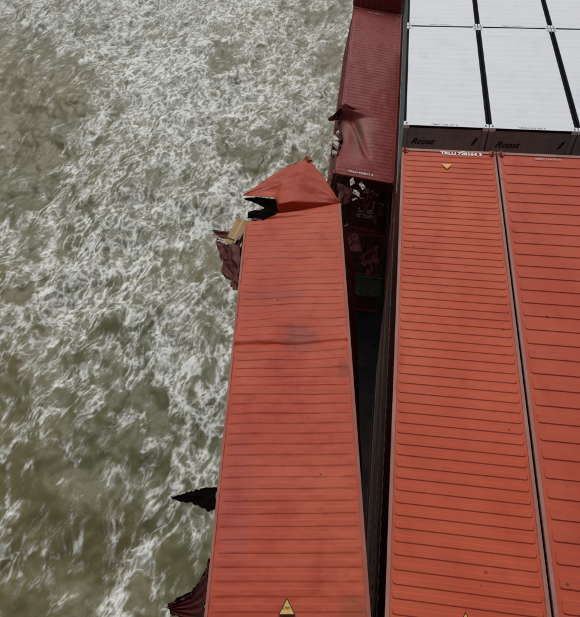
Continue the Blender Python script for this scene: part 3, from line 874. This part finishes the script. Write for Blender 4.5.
for zt in np.linspace(0, 1, 9):
    out = (0.02 + 0.46 * zt * np.clip(gy / 10.5, 0, 1) ** 0.9) + 0.05 * np.sin(zt * 3.1) * fbm(gy * 0.7, gy * 0 + 2.0 + zt, 251, 2)
    rib = 0.018 * np.clip(np.sin(2 * math.pi * gy / 0.278) * 2.5, -1, 1)
    wall.append(np.stack([W - 0.04 + out + rib, gy, HC - 0.068 - zt * (HC - 0.25) + 0 * gy], -1))
link('side_wall', grid_mesh(np.array(wall), 0.004, 'side_wall'), M['darkred'], cC)
warning_triangle(cC, 1.215, 0.565, HC - 0.004, 0.26, 0.25, M['yellow'])
lettering('2.9m', 0.06, M['black_ink'], cC, flat_text(1.145, 0.645, HC + 0.0012), bold=0.001)
# the far end of the roof, folded up into a point
NF = 40
Fi = resample([(-0.11, 10.87, HC + 0.02), (0.74, 10.80, HC - 0.02), (0.80, 10.50, HC - 0.305), (1.5, 10.51, HC - 0.205), (2.40, 10.53, HC - 0.085)], NF)
Fo = resample([(-0.11, 10.90, HC + 0.02), (0.40, 11.36, HC + 0.10), (0.92, 11.74, HC + 0.24), (1.62, 11.97, HC + 0.40), (2.03, 11.30, HC + 0.22), (2.41, 10.57, HC - 0.04)], NF)
G = coons(Fi, Fo, 44)
uu, vv = np.meshgrid(np.linspace(0, 1, NF), np.linspace(0, 1, 44), indexing='ij')
G[..., 2] += 0.04 * np.sin(math.pi * vv) * ss(0.15, 0.5, uu) + 0.020 * (1 - 2 * np.abs(fbm(uu * 3, vv * 2.2, 241, 3))) * np.sin(math.pi * vv) \
    + 0.0 * np.clip(np.sin(vv * 44) * 2, -1, 1) * np.sin(math.pi * vv)
kf = ss(0.30, 0.44, uu) * (1 - 0.70 * ss(0.50, 0.82, uu)) * (1 - ss(0.85, 1.0, uu))
G[..., 2] += 0.25 * kf * ss(0.0, 0.11, vv) * (1 - vv) ** 1.2
G[..., 1] -= 0.20 * kf * np.exp(-((vv - 0.15) / 0.09) ** 2)

G[:, -1] += 0.018 * np.random.RandomState(4).uniform(-1, 1, (NF, 3))
link('torn_roof_flap', grid_mesh(G, 0.005, 'torn_roof_flap'), M['brick'], cC)
link('corner_casting', MB().box(-0.07, 0.07, -0.08, 0.08, -0.06, 0.05).mesh('corner_casting'), M['casting_orange'], cC,
     pose(1.63, 11.93, HC + 0.38, 0.3, 0.5, 0.6))
z = HC
sheet('torn_shade_sheet', [[(-0.10, 10.90, z - 0.08), (0.30, 10.88, z - 0.06), (0.76, 10.80, z - 0.06)], [(-0.06, 10.86, z - 0.10), (0.34, 10.66, z - 0.14), (0.86, 10.20, z - 0.42)]], M['shade_black'], cC, n=(14, 8), seed=11, crumple=0.05)  # black sheets stand in for the shaded interior behind the hole
sheet('torn_shade_sheet', [[(0.04, 10.42, z - 0.16), (0.30, 10.44, z - 0.14), (0.55, 10.62, z - 0.18)], [(0.03, 10.18, z - 0.18), (0.36, 10.16, z - 0.20), (0.84, 10.22, z - 0.40)]], M['shade_black'], cC, n=(14, 7), seed=12, crumple=0.05)
sheet('torn_shade_sheet', [(0.34, 10.72, z - 0.3), (0.9, 10.9, z - 0.3), (0.9, 9.9, z - 0.42), (0.42, 10.0, z - 0.36)], M['shade_black'], cC, seed=13, crumple=0.06)
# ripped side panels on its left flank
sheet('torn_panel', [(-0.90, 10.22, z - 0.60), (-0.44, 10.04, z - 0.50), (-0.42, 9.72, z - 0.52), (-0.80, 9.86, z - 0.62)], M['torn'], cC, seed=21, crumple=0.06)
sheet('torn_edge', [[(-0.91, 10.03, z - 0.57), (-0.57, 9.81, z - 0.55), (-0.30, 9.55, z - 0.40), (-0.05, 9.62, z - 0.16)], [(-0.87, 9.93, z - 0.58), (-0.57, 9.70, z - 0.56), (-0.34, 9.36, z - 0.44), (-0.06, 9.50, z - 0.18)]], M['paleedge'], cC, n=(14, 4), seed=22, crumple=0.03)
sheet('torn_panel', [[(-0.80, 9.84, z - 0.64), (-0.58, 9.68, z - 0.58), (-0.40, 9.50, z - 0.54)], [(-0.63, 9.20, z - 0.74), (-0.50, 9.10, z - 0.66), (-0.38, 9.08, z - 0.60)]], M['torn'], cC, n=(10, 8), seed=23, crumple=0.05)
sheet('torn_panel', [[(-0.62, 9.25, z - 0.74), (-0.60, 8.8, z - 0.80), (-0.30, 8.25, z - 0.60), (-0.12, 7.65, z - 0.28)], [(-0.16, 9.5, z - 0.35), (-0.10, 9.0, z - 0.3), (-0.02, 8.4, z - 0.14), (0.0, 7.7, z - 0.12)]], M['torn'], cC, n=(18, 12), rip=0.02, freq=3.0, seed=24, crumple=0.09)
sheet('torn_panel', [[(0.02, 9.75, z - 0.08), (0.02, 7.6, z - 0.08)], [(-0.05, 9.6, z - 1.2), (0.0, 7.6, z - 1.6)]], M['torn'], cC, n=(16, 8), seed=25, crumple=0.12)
sheet('torn_panel', [[(-0.02, 2.64, z - 0.10), (-0.22, 2.70, z - 0.20), (-0.48, 2.70, z - 0.32), (-0.88, 2.67, z - 0.50)], [(-0.02, 2.30, z - 0.22), (-0.20, 2.33, z - 0.34), (-0.46, 2.50, z - 0.42), (-0.86, 2.645, z - 0.53)]], M['shade_black'], cC, n=(18, 9), seed=26, crumple=0.03)
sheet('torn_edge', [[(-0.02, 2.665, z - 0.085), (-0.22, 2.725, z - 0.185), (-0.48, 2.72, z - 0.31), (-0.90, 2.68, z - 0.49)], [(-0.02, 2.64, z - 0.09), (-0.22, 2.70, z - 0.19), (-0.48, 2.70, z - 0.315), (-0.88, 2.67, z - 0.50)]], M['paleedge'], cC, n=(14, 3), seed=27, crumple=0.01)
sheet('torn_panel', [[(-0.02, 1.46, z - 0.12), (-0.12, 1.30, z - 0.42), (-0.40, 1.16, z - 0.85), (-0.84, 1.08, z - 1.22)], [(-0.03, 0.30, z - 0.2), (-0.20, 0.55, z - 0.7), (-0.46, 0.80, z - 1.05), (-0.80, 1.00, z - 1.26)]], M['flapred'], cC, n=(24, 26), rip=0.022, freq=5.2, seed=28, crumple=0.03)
sheet('torn_panel', [[(-0.04, 1.50, z - 0.14), (-0.15, 1.34, z - 0.46), (-0.42, 1.20, z - 0.88), (-0.86, 1.11, z - 1.22)], [(-0.03, 1.42, z - 0.22), (-0.14, 1.27, z - 0.52), (-0.40, 1.12, z - 0.92), (-0.84, 1.06, z - 1.26)]], M['shade_black'], cC, n=(14, 3), seed=29, crumple=0.015)

# the cardboard carton that slid out of the hole
box_m = mC @ Matrix.Translation((-0.22, 9.90, -0.44)) @ Matrix.Rotation(-0.30, 4, 'Z') @ Matrix.Rotation(0.22, 4, 'Y') @ Matrix.Rotation(0.12, 4, 'X')
bx = bpy.data.objects.new('cardboard_box', None)
col.objects.link(bx)
bx.matrix_world = box_m @ Matrix.Translation((0, 0, -0.15))
tag(bx, 'tan cardboard carton sliding out of the torn far end of the brick-red container', 'box')
link('carton_body', MB().box(-0.16, 0.16, -0.36, 0.36, -0.15, 0.15).mesh('carton_body'), M['card'], bx, Matrix.Translation((0, 0, 0.15)))
link('tape', MB().box(-0.03, 0.03, -0.362, 0.362, 0.298, 0.3025).mesh('tape'), M['tape'], bx)
link('flap', MB().box(-0.158, 0.158, -0.50, -0.364, 0.262, 0.268).mesh('flap'), M['card'], bx)

# ---- containers under the hanging one
container('dark red container directly under the torn brick-red one, slewed the same way', mC @ pose(-0.12, 0.10, -H40 - 0.02, 0.074), body='darkred', group='containers stacked in the gap')

# ---- what stands under and behind the maroon one
container('maroon container under the one with the stove-in corner', pose(-2.44, 5.3, -8.32), body='maroon', near='doors', end='maroon_shaded', group='containers stacked in the gap')
container('lowest maroon container under the one with the stove-in corner', pose(-2.44, 5.3, -8.32 - H40 - 0.003), body='maroon', near='doors', end='maroon_shaded', group='containers stacked in the gap')
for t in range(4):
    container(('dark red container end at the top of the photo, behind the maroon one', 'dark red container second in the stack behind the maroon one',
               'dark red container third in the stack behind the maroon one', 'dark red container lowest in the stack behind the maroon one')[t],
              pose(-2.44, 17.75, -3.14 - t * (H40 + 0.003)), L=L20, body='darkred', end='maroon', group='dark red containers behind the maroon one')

# ---- lashing bridge across the gap
lb = bpy.data.objects.new('lashing_bridge', None)
col.objects.link(lb)
lb.location = (-2.5, 2.6, DECK + 0.034)
tag(lb, 'green-grey steel lashing bridge at the bottom of the dark gap', 'lashing bridge')
zb = 4.3
link('platform', MB().box(0.05, 2.45, 0.0, 1.15, zb - 0.08, zb).mesh('platform'), M['greensteel'], lb)
for xx in (0.08, 2.38):
    link('post', MB().box(xx, xx + 0.06, 0.5, 0.62, 0.0, zb - 0.082).mesh('post'), M['greensteel'], lb)
for yy in (0.03, 1.10):
    for zz in (0.55, 1.05):
        link('rail', MB().tube([(0.08, yy, zb + zz), (2.42, yy, zb + zz)], 0.022).mesh('rail'), M['greensteel'], lb)
    for k in range(4):
        link('stanchion', MB().tube([(0.12 + k * 0.75, yy, zb), (0.12 + k * 0.75, yy, zb + 1.028)], 0.02).mesh('stanchion'), M['greensteel'], lb)
hs = MB().tube([(-2.2, 2.5, -8.6), (-1.7, 2.9, -8.45), (-1.2, 3.2, -8.5), (-0.7, 3.1, -8.6), (-0.25, 2.7, -8.75)], 0.05, 8)

# ---- litter spilled between the stacks
def lump(name, label, cat, group, loc, r, seed, mat):
    rg = np.random.RandomState(seed)
    th, phn = 10, 7
    vs, fs = [], []
    for i in range(phn):
        ph = math.pi * (i + 0.5) / phn
        for j in range(th):
            a = 2 * math.pi * j / th
            k = 1 + 0.25 * rg.uniform(-1, 1)
            vs.append((r[0] * k * math.sin(ph) * math.cos(a), r[1] * k * math.sin(ph) * math.sin(a), r[2] * math.cos(ph) * k))
    for i in range(phn - 1):
        for j in range(th):
            fs.append((i * th + j, (i + 1) * th + j, (i + 1) * th + (j + 1) % th, i * th + (j + 1) % th))
    fs += [tuple(range(th)), tuple(range((phn - 1) * th, phn * th))[::-1]]
    o = link(name, MB().add(vs, fs).mesh(name), mat, smooth=True)
    o.location = loc
    o.rotation_euler = (rg.uniform(-.4, .4), rg.uniform(-.4, .4), rg.uniform(0, 3))
    return tag(o, label, cat, group)
for i, (lx, ly, lz, r) in enumerate(((0.03, 2.98, -0.55, 0.085), (-0.05, 2.66, -0.66, 0.10), (0.05, 2.30, -0.66, 0.11), (0.00, 1.90, -0.74, 0.09))):
    cb = bpy.data.objects.new('carton', None)
    col.objects.link(cb)
    cb.matrix_world = mD @ pose(lx, ly, HD * 0 + lz, 0.3 * i - 0.4, 0.5 - 0.2 * i, 0.7 * i - 0.3)
    tag(cb, ('topmost white carton bulging from the torn left side of the maroon container', 'second white carton from the top in the torn side of the maroon container',
             'third white carton from the top in the torn side of the maroon container', 'lowest white carton in the torn side of the maroon container')[i],
        'box', 'white cartons in the torn side')
    link('carton_body', MB().box(-r, r, -r * 1.3, r * 1.3, 0, r * 1.3).mesh('carton_body'), M['sack'], cb)
    sheet('flap', [(-r, r * 1.32, r * 1.3), (r, r * 1.32, r * 1.3), (r * 0.8, r * 2.2, r * 1.6), (-r, r * 2.0, r * 1.2)], M['sack'], cb, n=(5, 5), seed=80 + i, crumple=0.02)
for i, (lx, ly, lz, sx_, sy_) in enumerate(((-1.50, 4.55, -4.90, .10, .14), (-1.12, 4.5, -5.04, .09, .15), (-1.33, 4.5, -5.40, .12, .16), (-1.13, 4.5, -5.62, .07, .10), (-1.36, 4.5, -5.72, .05, .22), (-1.66, 4.5, -7.1, .10, .08))):
    o = sheet('paper_scrap', [(-sx_, -sy_, 0.02), (sx_, -sy_ * .8, 0), (sx_ * .8, sy_, 0.03), (-sx_ * .7, sy_ * .8, 0)], M['sack'], n=(6, 5), seed=60 + i, crumple=0.05)
    o.location = (lx, ly, lz)
    o.rotation_euler = (0.5, 0.2 * i - 0.5, 0.7 * i)
    tag(o, ('white scrap hanging under the near left edge of the maroon container', 'white scrap under the near edge of the maroon container, right of the others',
            'largest white scrap in the gap under the maroon container', 'tiny white scrap beside the largest one in the gap',
            'narrow white scrap just below the largest one in the gap', 'small white scrap low in the gap beside the torn brick-red container')[i], 'scrap', 'white scraps in the gap')
cs = sheet('crumpled_plate', [(-0.30, 0.0, 0.38), (0.28, 0.0, 0.12), (0.18, -0.05, -0.52), (-0.22, -0.05, -0.68)], M['crumple'], n=(14, 14), seed=71, crumple=0.12)
cs.location = (-1.75, 4.35, -5.20)
tag(cs, 'crumpled pinkish steel plate in the gap under the near left corner of the maroon container', 'metal plate')

# mangled steel wedged in the gap
for i, (x_, y_, z_, pts, mt, lab) in enumerate((
        (-0.95, 4.55, -5.75, [(-0.35, 0, 0.25), (0.25, 0.05, 0.35), (0.30, -0.15, -0.35), (-0.20, -0.1, -0.45)], 'torn', 'dark red torn sheet hanging in front of the maroon container end, below the white scraps'),
        (-1.55, 3.6, -7.3, [(-0.5, 0.3, 0.0), (0.4, 0.5, 0.25), (0.6, -0.4, 0.1), (-0.3, -0.5, -0.2)], 'flapred', 'bent dark red sheet wedged low in the gap beside the torn brick-red container'),
        (-0.60, 3.3, -7.9, [(-0.5, 0.1, 0.1), (0.25, 0.45, 0.5), (0.4, -0.15, -0.2), (0.0, -0.4, -0.35)], 'flapred', 'crumpled dark sheet lying deep in the gap above the lashing bridge'),
        (-0.45, 4.7, -6.6, [(-0.18, 0.1, 0.5), (0.16, 0.1, 0.4), (0.2, -0.1, -0.5), (-0.14, -0.1, -0.6)], 'torn', 'narrow torn strip on the right of the maroon container end'))):
    o = sheet('mangled_sheet', pts, M[mt], n=(12, 12), seed=90 + i, crumple=0.14)
    o.location = (x_, y_, z_)
    tag(o, lab, 'metal sheet', 'mangled sheets in the gap')
for i, pts in enumerate(([(-2.2, 3.6, -8.6), (-1.6, 3.9, -8.2), (-1.1, 3.5, -8.4), (-0.5, 3.8, -8.0), (-0.2, 3.3, -8.5)],
                         [(-1.9, 4.6, -6.2), (-1.5, 4.3, -7.0), (-1.2, 4.4, -7.8), (-0.7, 4.0, -8.5)])):
    a_ = Vector(pts[0])
    q_ = resample(pts, 22)
    o = link('bent_pipe', MB().tube([Vector(v_) - a_ for v_ in q_], 0.035, 7).mesh('bent_pipe'), M['greensteel'], smooth=True)
    o.location = a_
    tag(o, ('bent green-grey pipe lying across the gap above the lashing bridge', 'bent green-grey pipe hanging down in front of the maroon container end')[i], 'pipe', 'bent pipes in the gap')
